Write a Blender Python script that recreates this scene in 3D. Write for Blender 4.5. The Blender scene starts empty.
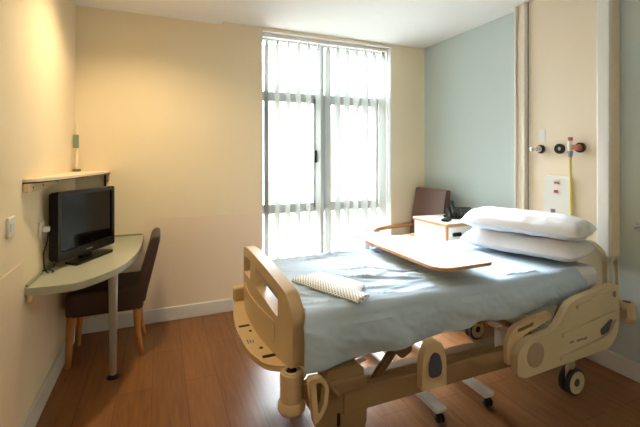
import bpy, bmesh, math, random
from mathutils import Vector, Matrix, noise

random.seed(7)
C = bpy.context.scene.collection
PI = math.pi

# ------------------------------------------------------------------ materials
def new_mat(name):
    m = bpy.data.materials.new(name); m.use_nodes = True
    nt = m.node_tree
    return m, nt, nt.nodes['Principled BSDF']

def lin(c):
    return tuple(((x/255.0)/12.92 if x/255.0 <= 0.04045 else ((x/255.0+0.055)/1.055)**2.4) for x in c) + (1.0,)

def mat(name, rgb, rough=0.5, metal=0.0, var=0.05, scale=8.0, bump=0.0, bscale=60.0, spec=0.5, coat=0.0, sheen=0.0):
    m, nt, b = new_mat(name)
    col = lin(rgb)
    tc = nt.nodes.new('ShaderNodeTexCoord')
    nz = nt.nodes.new('ShaderNodeTexNoise'); nz.inputs['Scale'].default_value = scale; nz.inputs['Detail'].default_value = 4
    nt.links.new(tc.outputs['Object'], nz.inputs['Vector'])
    mx = nt.nodes.new('ShaderNodeMix'); mx.data_type = 'RGBA'
    mx.inputs[6].default_value = tuple(c*(1-var) for c in col[:3]) + (1,)
    mx.inputs[7].default_value = tuple(min(1, c*(1+var)) for c in col[:3]) + (1,)
    nt.links.new(nz.outputs['Fac'], mx.inputs[0])
    nt.links.new(mx.outputs[2], b.inputs['Base Color'])
    b.inputs['Roughness'].default_value = rough
    b.inputs['Metallic'].default_value = metal
    b.inputs['Specular IOR Level'].default_value = spec
    b.inputs['Coat Weight'].default_value = coat
    b.inputs['Sheen Weight'].default_value = sheen
    if bump > 0:
        n2 = nt.nodes.new('ShaderNodeTexNoise'); n2.inputs['Scale'].default_value = bscale; n2.inputs['Detail'].default_value = 3
        nt.links.new(tc.outputs['Object'], n2.inputs['Vector'])
        bp = nt.nodes.new('ShaderNodeBump'); bp.inputs['Strength'].default_value = bump; bp.inputs['Distance'].default_value = 0.01
        nt.links.new(n2.outputs['Fac'], bp.inputs['Height'])
        nt.links.new(bp.outputs['Normal'], b.inputs['Normal'])
    return m

def wood_mat(name, dark, light, rough=0.45, stretch=(2, 22, 22)):
    m, nt, b = new_mat(name)
    tc = nt.nodes.new('ShaderNodeTexCoord'); mp = nt.nodes.new('ShaderNodeMapping')
    mp.inputs['Scale'].default_value = stretch
    nz = nt.nodes.new('ShaderNodeTexNoise'); nz.inputs['Scale'].default_value = 1.5; nz.inputs['Detail'].default_value = 6
    nt.links.new(tc.outputs['Object'], mp.inputs['Vector']); nt.links.new(mp.outputs['Vector'], nz.inputs['Vector'])
    cr = nt.nodes.new('ShaderNodeValToRGB')
    cr.color_ramp.elements[0].position = 0.3; cr.color_ramp.elements[0].color = lin(dark)
    cr.color_ramp.elements[1].position = 0.7; cr.color_ramp.elements[1].color = lin(light)
    nt.links.new(nz.outputs['Fac'], cr.inputs['Fac']); nt.links.new(cr.outputs['Color'], b.inputs['Base Color'])
    b.inputs['Roughness'].default_value = rough
    return m

def floor_mat():
    m, nt, b = new_mat('vinyl_plank_floor')
    tc = nt.nodes.new('ShaderNodeTexCoord')
    mp = nt.nodes.new('ShaderNodeMapping'); mp.inputs['Rotation'].default_value = (0, 0, PI/2)
    mp.inputs['Location'].default_value = (0.13, 0.045, 0)
    nt.links.new(tc.outputs['Object'], mp.inputs['Vector'])
    br = nt.nodes.new('ShaderNodeTexBrick'); br.offset = 0.37; br.inputs['Scale'].default_value = 1.0
    br.inputs['Brick Width'].default_value = 1.25; br.inputs['Row Height'].default_value = 0.198
    br.inputs['Mortar Size'].default_value = 0.0018; br.inputs['Mortar Smooth'].default_value = 0.3
    br.inputs['Color1'].default_value = lin((134, 89, 50)); br.inputs['Color2'].default_value = lin((148, 98, 56))
    br.inputs['Mortar'].default_value = lin((86, 52, 30))
    nt.links.new(mp.outputs['Vector'], br.inputs['Vector'])
    mp2 = nt.nodes.new('ShaderNodeMapping'); mp2.inputs['Scale'].default_value = (16, 1.6, 1)
    nt.links.new(tc.outputs['Object'], mp2.inputs['Vector'])
    nz = nt.nodes.new('ShaderNodeTexNoise'); nz.inputs['Scale'].default_value = 2.2; nz.inputs['Detail'].default_value = 7; nz.inputs['Distortion'].default_value = 0.6
    nt.links.new(mp2.outputs['Vector'], nz.inputs['Vector'])
    cr = nt.nodes.new('ShaderNodeValToRGB')
    cr.color_ramp.elements[0].position = 0.28; cr.color_ramp.elements[0].color = (0.62, 0.56, 0.52, 1)
    cr.color_ramp.elements[1].position = 0.72; cr.color_ramp.elements[1].color = (1.1, 1.1, 1.1, 1)
    nt.links.new(nz.outputs['Fac'], cr.inputs['Fac'])
    mx = nt.nodes.new('ShaderNodeMix'); mx.data_type = 'RGBA'; mx.blend_type = 'MULTIPLY'; mx.inputs[0].default_value = 0.8
    nt.links.new(br.outputs['Color'], mx.inputs[6]); nt.links.new(cr.outputs['Color'], mx.inputs[7])
    nt.links.new(mx.outputs[2], b.inputs['Base Color'])
    b.inputs['Roughness'].default_value = 0.36
    b.inputs['Specular IOR Level'].default_value = 0.5
    return m

def glass_mat():
    m = bpy.data.materials.new('window_glass'); m.use_nodes = True
    nt = m.node_tree; nt.nodes.clear()
    o = nt.nodes.new('ShaderNodeOutputMaterial'); mx = nt.nodes.new('ShaderNodeMixShader')
    tr = nt.nodes.new('ShaderNodeBsdfTransparent'); gl = nt.nodes.new('ShaderNodeBsdfGlossy')
    gl.inputs['Roughness'].default_value = 0.02; mx.inputs[0].default_value = 0.06
    tr.inputs['Color'].default_value = (0.97, 0.98, 0.98, 1)
    nt.links.new(tr.outputs[0], mx.inputs[1]); nt.links.new(gl.outputs[0], mx.inputs[2]); nt.links.new(mx.outputs[0], o.inputs['Surface'])
    return m

def translucent_mat(name, rgb, amount):
    m = bpy.data.materials.new(name); m.use_nodes = True
    nt = m.node_tree; nt.nodes.clear()
    o = nt.nodes.new('ShaderNodeOutputMaterial'); mx = nt.nodes.new('ShaderNodeMixShader')
    d = nt.nodes.new('ShaderNodeBsdfDiffuse'); t = nt.nodes.new('ShaderNodeBsdfTranslucent')
    tc = nt.nodes.new('ShaderNodeTexCoord'); nz = nt.nodes.new('ShaderNodeTexNoise'); nz.inputs['Scale'].default_value = 90
    nt.links.new(tc.outputs['Object'], nz.inputs['Vector'])
    cm = nt.nodes.new('ShaderNodeMix'); cm.data_type = 'RGBA'
    c = lin(rgb); cm.inputs[6].default_value = tuple(x*0.95 for x in c[:3]) + (1,); cm.inputs[7].default_value = c
    nt.links.new(nz.outputs['Fac'], cm.inputs[0])
    nt.links.new(cm.outputs[2], d.inputs['Color']); nt.links.new(cm.outputs[2], t.inputs['Color'])
    mx.inputs[0].default_value = amount
    nt.links.new(d.outputs[0], mx.inputs[1]); nt.links.new(t.outputs[0], mx.inputs[2]); nt.links.new(mx.outputs[0], o.inputs['Surface'])
    return m

def dotted_mat():
    m, nt, b = new_mat('dotted_cotton')
    tc = nt.nodes.new('ShaderNodeTexCoord'); mp = nt.nodes.new('ShaderNodeMapping')
    mp.inputs['Scale'].default_value = (78, 78, 78); mp.inputs['Rotation'].default_value = (0, 0, 0.785)
    vo = nt.nodes.new('ShaderNodeTexVoronoi'); vo.inputs['Randomness'].default_value = 0.0; vo.voronoi_dimensions = '2D'
    vo.inputs['Scale'].default_value = 1.0
    nt.links.new(tc.outputs['UV'], mp.inputs['Vector']); nt.links.new(mp.outputs['Vector'], vo.inputs['Vector'])
    cr = nt.nodes.new('ShaderNodeValToRGB')
    cr.color_ramp.elements[0].position = 0.24; cr.color_ramp.elements[0].color = lin((122, 128, 132))
    cr.color_ramp.elements[1].position = 0.33; cr.color_ramp.elements[1].color = lin((236, 234, 230))
    nt.links.new(vo.outputs['Distance'], cr.inputs['Fac']); nt.links.new(cr.outputs['Color'], b.inputs['Base Color'])
    b.inputs['Roughness'].default_value = 0.9
    return m

M = {}
M['cream_wall'] = mat('cream_paint', (240, 225, 192), 0.7, var=0.015, scale=3)
M['teal_wall'] = mat('pale_teal_paint', (203, 216, 212), 0.65, var=0.015, scale=3)
M['ceiling'] = mat('white_ceiling_paint', (242, 242, 238), 0.85, var=0.01)
M['floor'] = floor_mat()
M['baseboard'] = mat('pale_grey_vinyl', (222, 218, 206), 0.45, var=0.02)
M['guard'] = mat('cream_wall_sheet', (238, 219, 190), 0.4, var=0.015, scale=4)
M['frame_grey'] = mat('grey_window_metal', (188, 190, 190), 0.45)
M['glass'] = glass_mat()
M['vane'] = translucent_mat('blind_fabric', (206, 208, 202), 0.05)
M['white_plastic'] = mat('white_plastic', (232, 230, 222), 0.4, var=0.02)
M['white_laminate'] = mat('white_laminate', (236, 234, 226), 0.35, var=0.015)
M['cream_laminate'] = mat('cream_laminate', (240, 224, 198), 0.42, var=0.02, scale=5)
M['alu'] = mat('brushed_aluminium', (176, 178, 180), 0.32, metal=0.9, var=0.06, scale=40)
M['tan'] = mat('tan_moulded_plastic', (208, 182, 142), 0.38, var=0.025, scale=5)
M['tan_light'] = mat('light_tan_moulded_plastic', (200, 184, 150), 0.4, var=0.02, scale=5)
M['tan_metal'] = mat('tan_powder_coat', (146, 118, 84), 0.45, var=0.04)
M['black_plastic'] = mat('black_plastic', (13, 13, 14), 0.35, var=0.1, spec=0.35)
M['dark_rubber'] = mat('dark_rubber', (38, 36, 36), 0.7, var=0.1)
M['screen'] = mat('dark_screen', (12, 10, 9), 0.10, var=0.02, spec=0.2)
M['sage'] = mat('sage_laminate', (176, 178, 160), 0.35, var=0.06, scale=120)
M['sage_edge'] = mat('sage_edge_band', (150, 156, 126), 0.45, var=0.03)
M['beech'] = wood_mat('beech_wood', (190, 132, 76), (214, 160, 100))
M['beech_z'] = wood_mat('beech_wood_upright', (176, 112, 56), (204, 142, 80), stretch=(22, 22, 2))
M['maple'] = wood_mat('pale_maple', (226, 200, 152), (240, 218, 176))
M['brown_leather'] = mat('dark_brown_upholstery', (66, 46, 37), 0.5, var=0.12, scale=14, bump=0.08, bscale=120)
M['mauve_brown'] = mat('mauve_brown_vinyl', (112, 84, 76), 0.4, var=0.06, scale=8)
M['blue_cotton'] = mat('pale_blue_cotton', (182, 202, 222), 0.9, var=0.03, scale=20, bump=0.1, bscale=260, sheen=0.1)
M['white_cotton'] = mat('white_cotton', (228, 226, 226), 0.9, var=0.02, scale=20, bump=0.08, bscale=240, sheen=0.1)
M['cream_cotton'] = mat('cream_cotton', (222, 214, 198), 0.9, var=0.03, scale=20, bump=0.08, bscale=240)
M['dots'] = dotted_mat()
M['grey_blue'] = mat('slate_blue_inlay', (62, 72, 92), 0.4, var=0.08)
M['grey_disc'] = mat('warm_grey_inlay', (170, 148, 126), 0.5, var=0.03)
M['grey_mark'] = mat('grey_print', (112, 112, 112), 0.6)
M['yellow'] = mat('yellow_plastic', (222, 206, 90), 0.4, var=0.03)
M['amber'] = mat('amber_plastic', (190, 128, 30), 0.4, var=0.05)
M['orange_brown'] = mat('copper_brown_plastic', (176, 108, 76), 0.4, var=0.06)
M['red'] = mat('red_plastic', (178, 44, 48), 0.4)
M['grey_green'] = mat('grey_green_plastic', (128, 150, 128), 0.45)
M['lilac'] = mat('lilac_grey_plastic', (160, 152, 172), 0.4)
M['steel'] = mat('chrome_steel', (205, 205, 205), 0.18, metal=1.0, var=0.02)
M['concrete'] = mat('pale_concrete', (206, 206, 202), 0.9, var=0.05)

# ------------------------------------------------------------------ geometry helpers
def add_box(bm, x0, x1, y0, y1, z0, z1, bev=0.0, seg=2):
    b = bmesh.new(); bmesh.ops.create_cube(b, size=1.0)
    for v in b.verts:
        v.co = Vector((x0+(v.co.x+.5)*(x1-x0), y0+(v.co.y+.5)*(y1-y0), z0+(v.co.z+.5)*(z1-z0)))
    if bev > 0:
        bev = min(bev, 0.49*min(abs(x1-x0), abs(y1-y0), abs(z1-z0)))
        bmesh.ops.bevel(b, geom=list(b.edges), offset=bev, segments=seg, profile=0.5, affect='EDGES')
    merge(bm, b)

def merge(bm, b):
    vm = {}
    for v in b.verts: vm[v] = bm.verts.new(v.co)
    for f in b.faces:
        try:
            nf = bm.faces.new([vm[v] for v in f.verts]); nf.smooth = f.smooth
        except ValueError: pass
    b.free()

def box(x0, x1, y0, y1, z0, z1, bev=0.0, seg=2):
    bm = bmesh.new(); add_box(bm, x0, x1, y0, y1, z0, z1, bev, seg); return bm

def frame_for(d):
    d = d.normalized()
    up = Vector((0, 0, 1)) if abs(d.z) < 0.95 else Vector((0, 1, 0))
    a = d.cross(up).normalized(); b = a.cross(d).normalized()
    return a, b

def add_tube(bm, pts, r, n=12, sx=1.0, cap=True):
    pts = [Vector(p) for p in pts]
    rs = r if isinstance(r, (list, tuple)) else [r]*len(pts)
    rings = []; pa = None
    for i, p in enumerate(pts):
        if i == 0: d = pts[1]-pts[0]
        elif i == len(pts)-1: d = pts[-1]-pts[-2]
        else: d = (pts[i+1]-pts[i]).normalized()+(pts[i]-pts[i-1]).normalized()
        d = d.normalized()
        if pa is None: a, b = frame_for(d)
        else:
            a = pa-d*pa.dot(d)
            if a.length < 1e-5: a, b = frame_for(d)
            a.normalize(); b = a.cross(d)
        pa = a
        rings.append([bm.verts.new(p+(a*math.cos(2*PI*k/n)*sx+b*math.sin(2*PI*k/n))*rs[i]) for k in range(n)])
    for i in range(len(rings)-1):
        for k in range(n):
            f = bm.faces.new((rings[i][k], rings[i][(k+1) % n], rings[i+1][(k+1) % n], rings[i+1][k])); f.smooth = True
    if cap:
        bm.faces.new(list(reversed(rings[0]))); bm.faces.new(rings[-1])

def add_lathe(bm, prof, origin, axis='z', n=28):
    o = Vector(origin); rings = []
    def P(r, h, k):
        c, s = math.cos(2*PI*k/n)*r, math.sin(2*PI*k/n)*r
        if axis == 'z': return o+Vector((c, s, h))
        if axis == 'x': return o+Vector((h, c, s))
        return o+Vector((s, h, c))
    for r, h in prof:
        rings.append([bm.verts.new(P(max(r, 1e-4), h, k)) for k in range(n)])
    for i in range(len(rings)-1):
        for k in range(n):
            f = bm.faces.new((rings[i][k], rings[i][(k+1) % n], rings[i+1][(k+1) % n], rings[i+1][k])); f.smooth = True
    bm.faces.new(list(reversed(rings[0]))); bm.faces.new(rings[-1])

def smooth_poly(pts, rad, seg=6):
    """round the corners of a 2D polygon; rad a number or one per corner"""
    out = []; n = len(pts)
    rr = rad if isinstance(rad, (list, tuple)) else [rad]*n
    for i in range(n):
        p0, p, p1 = Vector(pts[i-1]), Vector(pts[i]), Vector(pts[(i+1) % n])
        r = min(rr[i], 0.45*(p0-p).length, 0.45*(p1-p).length)
        if r < 1e-5: out.append(tuple(p)); continue
        a = p+(p0-p).normalized()*r; b = p+(p1-p).normalized()*r
        for k in range(seg+1):
            t = k/seg
            q = a*(1-t)**2+p*2*t*(1-t)+b*t*t
            out.append((q.x, q.y))
    return out

def plate(outer, holes, axis, lo, hi):
    """extruded 2D outline with holes. axis 'x': pts are (y,z); 'y': (x,z); 'z': (x,y)"""
    bm = bmesh.new()
    def P(p, w):
        if axis == 'x': return (w, p[0], p[1])
        if axis == 'y': return (p[0], w, p[1])
        return (p[0], p[1], w)
    es = []
    for loop in [outer]+list(holes):
        vs = [bm.verts.new(P(p, lo)) for p in loop]
        for i in range(len(vs)): es.append(bm.edges.new((vs[i], vs[(i+1) % len(vs)])))
    nrm = {'x': (1, 0, 0), 'y': (0, 1, 0), 'z': (0, 0, 1)}[axis]
    bmesh.ops.triangle_fill(bm, use_beauty=True, use_dissolve=False, edges=es, normal=nrm)
    r = bmesh.ops.extrude_face_region(bm, geom=list(bm.faces))
    d = Vector(nrm)*(hi-lo)
    bmesh.ops.translate(bm, vec=d, verts=[g for g in r['geom'] if isinstance(g, bmesh.types.BMVert)])
    bmesh.ops.recalc_face_normals(bm, faces=list(bm.faces))
    return bm

def rrect(x0, x1, y0, y1, r, seg=6):
    return smooth_poly([(x0, y0), (x1, y0), (x1, y1), (x0, y1)], r, seg)

def root_of(o):
    while o.parent: o = o.parent
    return o

def obj(name, bm, m, parent=None, bevel=0.0, bseg=3, smooth=False, world=True, sub=0):
    bmesh.ops.recalc_face_normals(bm, faces=list(bm.faces))
    origin = Vector((0, 0, 0))
    if parent is not None and world:
        origin = root_of(parent).location.copy()
        bmesh.ops.translate(bm, vec=-origin, verts=list(bm.verts))
    me = bpy.data.meshes.new(name); bm.to_mesh(me); bm.free()
    me.materials.append(m if not isinstance(m, str) else M[m])
    if smooth or bevel > 0 or sub:
        for p in me.polygons: p.use_smooth = True
        if not sub: me.set_sharp_from_angle(angle=math.radians(35))
    o = bpy.data.objects.new(name, me); C.objects.link(o)
    if parent is not None: o.parent = parent
    if bevel > 0:
        b = o.modifiers.new('edge', 'BEVEL'); b.width = bevel; b.segments = bseg; b.limit_method = 'ANGLE'; b.angle_limit = math.radians(38)
    if sub:
        s = o.modifiers.new('smooth', 'SUBSURF'); s.levels = sub; s.render_levels = sub
    return o

def recenter(o):
    me = o.data
    xs = [v.co for v in me.vertices]
    c = Vector(((min(v.x for v in xs)+max(v.x for v in xs))/2, (min(v.y for v in xs)+max(v.y for v in xs))/2, min(v.z for v in xs)))
    me.transform(Matrix.Translation(-c)); o.location = c

def tag(o, label, cat, group=None):
    o['label'] = label; o['category'] = cat
    if group: o['group'] = group
    return o

def thing(name, label, cat, loc=(0, 0, 0), rotz=0.0, group=None):
    o = bpy.data.objects.new(name, None); o.empty_display_size = 0.1; C.objects.link(o)
    o.location = loc; o.rotation_euler = (0, 0, rotz)
    return tag(o, label, cat, group)

def single(name, bm, m, label, cat, group=None, **kw):
    o = obj(name, bm, m, None, **kw); recenter(o); return tag(o, label, cat, group)

def struct(name, bm, m, **kw):
    o = obj(name, bm, m, None, **kw); o['kind'] = 'structure'; return o

# ------------------------------------------------------------------ room shell
XL, XR, YB, YF = -0.64, 2.87, 3.67, -1.3
ZC, ZS = 2.735, 2.705
T = 0.30
WX0, WX1, WZ0, WZ1 = 0.92, 2.42, 0.10, 2.705       # window opening
struct('floor', box(XL-T, XR+T, YF-T, YB+T, -0.12, 0.0), 'floor')
struct('ceiling', box(XL-T, XR+T, YF-T, YB+T, ZC, ZC+0.15), 'ceiling')
struct('trim_4', box(XL, 0.535, YF, YB, ZS, ZC), 'ceiling')          # slightly lower left bay of the ceiling
struct('wall_left', box(XL-T, XL, YF-T, YB+T, 0.0, ZC), 'cream_wall')
struct('wall_right', box(XR, XR+T, YF-T, YB+T, 0.0, ZC), 'teal_wall')
struct('wall_front', box(XL, XR, YF-T, YF, 0.0, ZC), 'cream_wall')
bm = bmesh.new()
add_box(bm, XL, WX0, YB, YB+T, 0, ZC); add_box(bm, WX1, XR, YB, YB+T, 0, ZC)
add_box(bm, WX0, WX1, YB, YB+T, WZ1, ZC); add_box(bm, WX0, WX1, YB, YB+T, 0, WZ0)
struct('wall_back', bm, 'cream_wall')
# white linings of the window reveal
bm = bmesh.new()
add_box(bm, WX1-0.012, WX1, YB-0.004, YB+0.14, WZ0, WZ1); add_box(bm, WX0, WX0+0.008, YB-0.004, YB+0.14, WZ0, WZ1)
add_box(bm, WX0, WX1, YB-0.004, YB+0.14, WZ1-0.008, WZ1); add_box(bm, WX0-0.0, WX1, YB-0.02, YB+0.14, WZ0, WZ0+0.02)
struct('trim_1', bm, 'white_plastic')
BH = 0.12
def base(name, b): struct(name, b, 'baseboard', bevel=0.006)
base('baseboard_left', box(XL, XL+0.022, YF, YB, 0, BH))
bm = bmesh.new(); add_box(bm, XL+0.022, WX0, YB-0.02, YB, 0, BH); add_box(bm, WX1, XR-0.02, YB-0.02, YB, 0, BH); add_box(bm, WX0, WX1, YB-0.02, YB, 0, WZ0)
base('baseboard_back', bm)
base('baseboard_right', box(XR-0.022, XR, YF, YB, 0, BH))
# wall protection sheets
bm = bmesh.new()
add_box(bm, -0.127, WX0-0.004, YB-0.005, YB, BH, 0.712); add_box(bm, -0.127, WX0-0.004, YB-0.005, YB, 0.715, 0.917)
struct('trim_2', bm, 'guard')
bm = bmesh.new(); add_box(bm, XL, XL+0.004, YF, 2.36, BH, 0.925)
struct('trim_3', bm, 'guard')

# window
FY0, FY1 = YB+0.14, YB+0.20
win = bpy.data.objects.new('window_1', None); C.objects.link(win); win['kind'] = 'structure'; win.location = (1.67, FY0, WZ0)
bm = bmesh.new()
add_box(bm, WX0, WX0+0.022, FY0, FY1, WZ0, WZ1); add_box(bm, WX1-0.045, WX1, FY0, FY1, WZ0, WZ1)
add_box(bm, WX0, WX1, FY0, FY1, WZ1-0.05, WZ1); add_box(bm, WX0, WX1, FY0, FY1, WZ0, WZ0+0.06)
MX = 1.625
add_box(bm, MX-0.017, MX+0.017, FY0-0.01, FY1, WZ0, WZ1)
for z in (2.085, 0.875):
    add_box(bm, WX0, WX1, FY0, FY1, z, z+0.05)
obj('window_frame', bm, 'frame_grey', win, bevel=0.003)
for (a, b) in ((WX0+0.022, MX-0.017), (MX+0.017, WX1-0.045)):
    left = a < MX-0.1
    bm = bmesh.new()
    s0, s1 = (0.022, 0.036) if left else (0.018, 0.034)
    b2 = b-0.055
    a2 = a
    add_box(bm, a2, a2+s0, FY0-0.015, FY1-0.01, 0.925, 2.085); add_box(bm, b2-s1, b2, FY0-0.015, FY1-0.01, 0.925, 2.085)
    add_box(bm, a2, b2, FY0-0.015, FY1-0.01, 0.925, 0.975); add_box(bm, a2, b2, FY0-0.015, FY1-0.01, 2.035, 2.085)
    sash = obj('casement_sash', bm, 'frame_grey', win, bevel=0.003)
    if left:
        bm = box(b2-0.035, b2-0.012, FY0-0.05, FY0-0.014, 1.40, 1.53, 0.006); obj('window_handle', bm, 'black_plastic', sash)
    bm = bmesh.new()
    for z0, z1 in ((WZ0+0.06, 0.875), (0.975, 2.035), (2.135, WZ1-0.05)):
        add_box(bm, a, b, FY0+0.02, FY0+0.026, z0, z1)
    obj('window_pane', bm, 'glass', win)

# balcony outside
struct('ground_1', box(-1.5, 5.5, YB+T, 6.2, -0.25, -0.02), 'concrete')
rail = thing('balcony_railing', 'pale metal railing outside beyond the window glass', 'railing', (1.8, 5.2, -0.02))
bm = bmesh.new(); add_box(bm, -0.6, 4.6, 5.18, 5.22, 1.10, 1.13, 0.004); obj('top_rail', bm, 'alu', rail)
for i in range(6):
    obj('railing_post', box(-0.5+i*1.0, -0.47+i*1.0, 5.185, 5.215, -0.02, 1.10), 'alu', rail)
for z in (0.35, 0.6, 0.85):
    bm = bmesh.new(); add_tube(bm, [(-0.5, 5.2, z), (4.5, 5.2, z)], 0.008, 8); obj('railing_bar', bm, 'alu', rail)

# ------------------------------------------------------------------ vertical blind
blind = thing('vertical_blind', 'white vertical louvre blind hanging open across the tall window', 'blind', (1.67, YB+0.07, 0.13))
BY = YB+0.070
hr = obj('headrail', box(WX0+0.012, WX1-0.016, BY-0.02, BY+0.02, WZ1-0.045, WZ1-0.009, 0.004), 'white_plastic', blind)
VN, V0, VS, VW = 13, 0.985, 0.1125, 0.120
ang = math.radians(-8)
for i in range(VN):
    x = V0+i*VS
    a = ang+math.radians(random.uniform(-2.5, 2.5))
    d = Vector((math.sin(a), math.cos(a), 0)); nrm = Vector((d.y, -d.x, 0))
    b = bmesh.new()
    rows = []
    NZ = 14
    for kz in range(NZ+1):
        z = 0.14+(WZ1-0.12-0.14)*kz/NZ
        row = []
        for kx in range(7):
            s = kx/6-0.5
            p = Vector((x, BY, z))+d*(s*VW)+nrm*(0.006*(1-(2*s)**2)+0.002*math.sin(z*2+i))
            row.append(b.verts.new(p))
        rows.append(row)
    for kz in range(NZ):
        for kx in range(6):
            f = b.faces.new((rows[kz][kx], rows[kz][kx+1], rows[kz+1][kx+1], rows[kz+1][kx])); f.smooth = True
    # tapered top joining the carrier
    t0 = b.verts.new(Vector((x, BY, WZ1-0.075))+d*0.022); t1 = b.verts.new(Vector((x, BY, WZ1-0.075))-d*0.022)
    top = rows[-1]
    b.faces.new((top[0], top[1], top[2], t1)); b.faces.new((top[2], top[3], top[4], t0, t1)); b.faces.new((top[4], top[5], top[6], t0))
    o = obj('vane', b, 'vane', blind, smooth=True)
    so = o.modifiers.new('thick', 'SOLIDIFY'); so.thickness = 0.0012
    obj('carrier', box(x-0.009, x+0.009, BY-0.012, BY+0.012, WZ1-0.085, WZ1-0.045, 0.003), 'white_plastic', o)
bm = bmesh.new(); add_tube(bm, [(2.385, BY-0.03, WZ1-0.05), (2.387, BY-0.032, 1.6), (2.385, BY-0.03, 0.95)], 0.0035, 8)
add_tube(bm, [(2.395, BY-0.03, WZ1-0.05), (2.397, BY-0.032, 1.6), (2.395, BY-0.03, 0.95)], 0.0035, 8)
obj('pull_cord', bm, 'white_plastic', blind)

# ------------------------------------------------------------------ desk in the left corner
desk = thing('corner_desk', 'sage green curved desk fixed along the left wall below the shelf', 'desk', (-0.38, 3.05, 0))
pts = [(XL+0.002, 2.385), (-0.50, 2.375), (-0.405, 2.385), (-0.30, 2.50), (-0.235, 2.62), (-0.185, 2.77), (-0.145, 2.98), (-0.130, 3.25), (-0.128, 3.50), (-0.128, YB-0.006), (XL+0.002, YB-0.006)]
pts = smooth_poly(pts, [0, 0.04, 0.05, 0.08, 0.08, 0.09, 0.1, 0.1, 0.08, 0, 0], 5)
obj('desktop', plate(pts, [], 'z', 0.742, 0.782), 'sage', desk, bevel=0.006)
bm = bmesh.new()
add_box(bm, XL+0.002, XL+0.014, 2.40, YB-0.008, 0.782, 0.797, 0.003); add_box(bm, XL+0.014, -0.14, YB-0.018, YB-0.006, 0.782, 0.795, 0.003)
obj('upstand', bm, 'sage_edge', desk)
lg = bmesh.new(); add_tube(lg, [(-0.285, 2.86, 0.012), (-0.285, 2.86, 0.742)], [0.020, 0.030], 20)
leg = obj('leg', lg, 'alu', desk, smooth=True)
bm = bmesh.new(); add_lathe(bm, [(0.040, 0.0), (0.042, 0.008), (0.03, 0.016), (0.02, 0.020)], (-0.285, 2.86, 0)); obj('foot', bm, 'black_plastic', leg)
bm = box(XL+0.002, XL+0.03, 2.42, 3.55, 0.695, 0.742, 0.003); obj('wall_batten', bm, 'maple', desk)
bm = box(XL+0.004, XL+0.032, 2.405, 2.42, 0.70, 0.742, 0.003); obj('batten_end', bm, 'maple', desk)

# ------------------------------------------------------------------ corner shelf
sh = thing('corner_shelf', 'pale wooden curved corner shelf above the television', 'shelf', (-0.5, 3.0, 1.27))
pts = smooth_poly([(XL+0.002, 2.355), (-0.585, 2.40), (-0.51, 2.70), (-0.45, 3.05), (-0.405, 3.40), (-0.385, YB-0.002), (XL+0.002, YB-0.002)], [0, 0.04, 0.12, 0.15, 0.15, 0, 0], 6)
o = obj('shelf_board', plate(pts, [], 'z', 1.326, 1.342), 'cream_laminate', sh, bevel=0.002)
obj('edge_strip', plate(pts, [], 'z', 1.319, 1.326), 'black_plastic', o)
bm = plate([(2.36, 1.318), (3.62, 1.318), (3.62, 1.285), (3.2, 1.272), (2.40, 1.272), (2.36, 1.276)], [], 'x', XL+0.002, XL+0.026)
wb = obj('wall_batten', bm, 'maple', sh, bevel=0.002)
for y in (2.43, 2.62, 2.95):
    bm = bmesh.new(); add_lathe(bm, [(0.006, 0), (0.006, 0.004), (0.002, 0.005)], (XL+0.026, y, 1.295), 'x', 10); obj('screw', bm, 'steel', wb)
pl = [(3.60, 1.318), (YB-0.002, 1.318), (YB-0.002, 1.235), (3.645, 1.235)]
bb = obj('end_bracket', box(-0.415, -0.388, YB-0.03, YB-0.002, 1.21, 1.318, 0.003), 'maple', sh)
obj('bracket_strip', box(-0.428, -0.415, YB-0.035, YB-0.002, 1.205, 1.318), 'black_plastic', bb)
bm = bmesh.new(); add_lathe(bm, [(0.006, 0), (0.005, -0.004)], (-0.40, YB-0.030, 1.26), 'y', 10); obj('screw', bm, 'steel', bb)

# conduit with small unit in the room corner
cd = thing('corner_sensor', 'slim pale upright rod in the corner carrying a small grey-green unit', 'sensor', (-0.618, 3.60, 1.342))
bm = bmesh.new(); add_tube(bm, [(-0.612, 3.56, 1.342), (-0.612, 3.56, 1.72)], 0.011, 10); obj('rod', bm, 'cream_laminate', cd, smooth=True)
obj('unit', box(-0.632, -0.594, 3.535, 3.565, 1.53, 1.635, 0.005), 'grey_green', cd)
obj('base', box(-0.635, -0.585, 3.53, 3.585, 1.343, 1.362, 0.004), 'grey_mark', cd)

# switch and socket on the left wall
sw = thing('light_switch', 'white two-gang switch plate on the left wall', 'switch', (XL, 2.175, 1.09))
obj('plate', box(XL+0.0005, XL+0.012, 2.132, 2.218, 1.085, 1.178, 0.004), 'white_plastic', sw)
for y in (2.148, 2.178): obj('rocker', box(XL+0.012, XL+0.017, y, y+0.024, 1.112, 1.150, 0.002), 'white_plastic', sw)
so = thing('wall_socket', 'white power socket on the left wall behind the television', 'socket', (XL, 2.67, 0.99))
obj('plate', box(XL+0.0005, XL+0.014, 2.625, 2.71, 0.99, 1.085, 0.004), 'white_plastic', so)
obj('plug', box(XL+0.014, XL+0.045, 2.655, 2.69, 1.02, 1.05, 0.004), 'white_plastic', so)
bm = bmesh.new()
add_tube(bm, [(XL+0.04, 2.665, 1.02), (XL+0.038, 2.66, 0.97), (XL+0.020, 2.655, 0.90), (XL+0.024, 2.65, 0.83), (XL+0.03, 2.64, 0.802), (XL+0.05, 2.63, 0.789)], 0.004, 8)
cp = [(XL+0.045+0.024*math.cos(a*0.9), 2.64+0.03*math.sin(a)+0.002*a, 0.790+0.004*a) for a in [i*0.4 for i in range(20)]]
add_tube(bm, cp, 0.004, 8)
single('power_cable', bm, 'black_plastic', 'black tangled cable between wall socket and television on the desk', 'cable')

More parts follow.
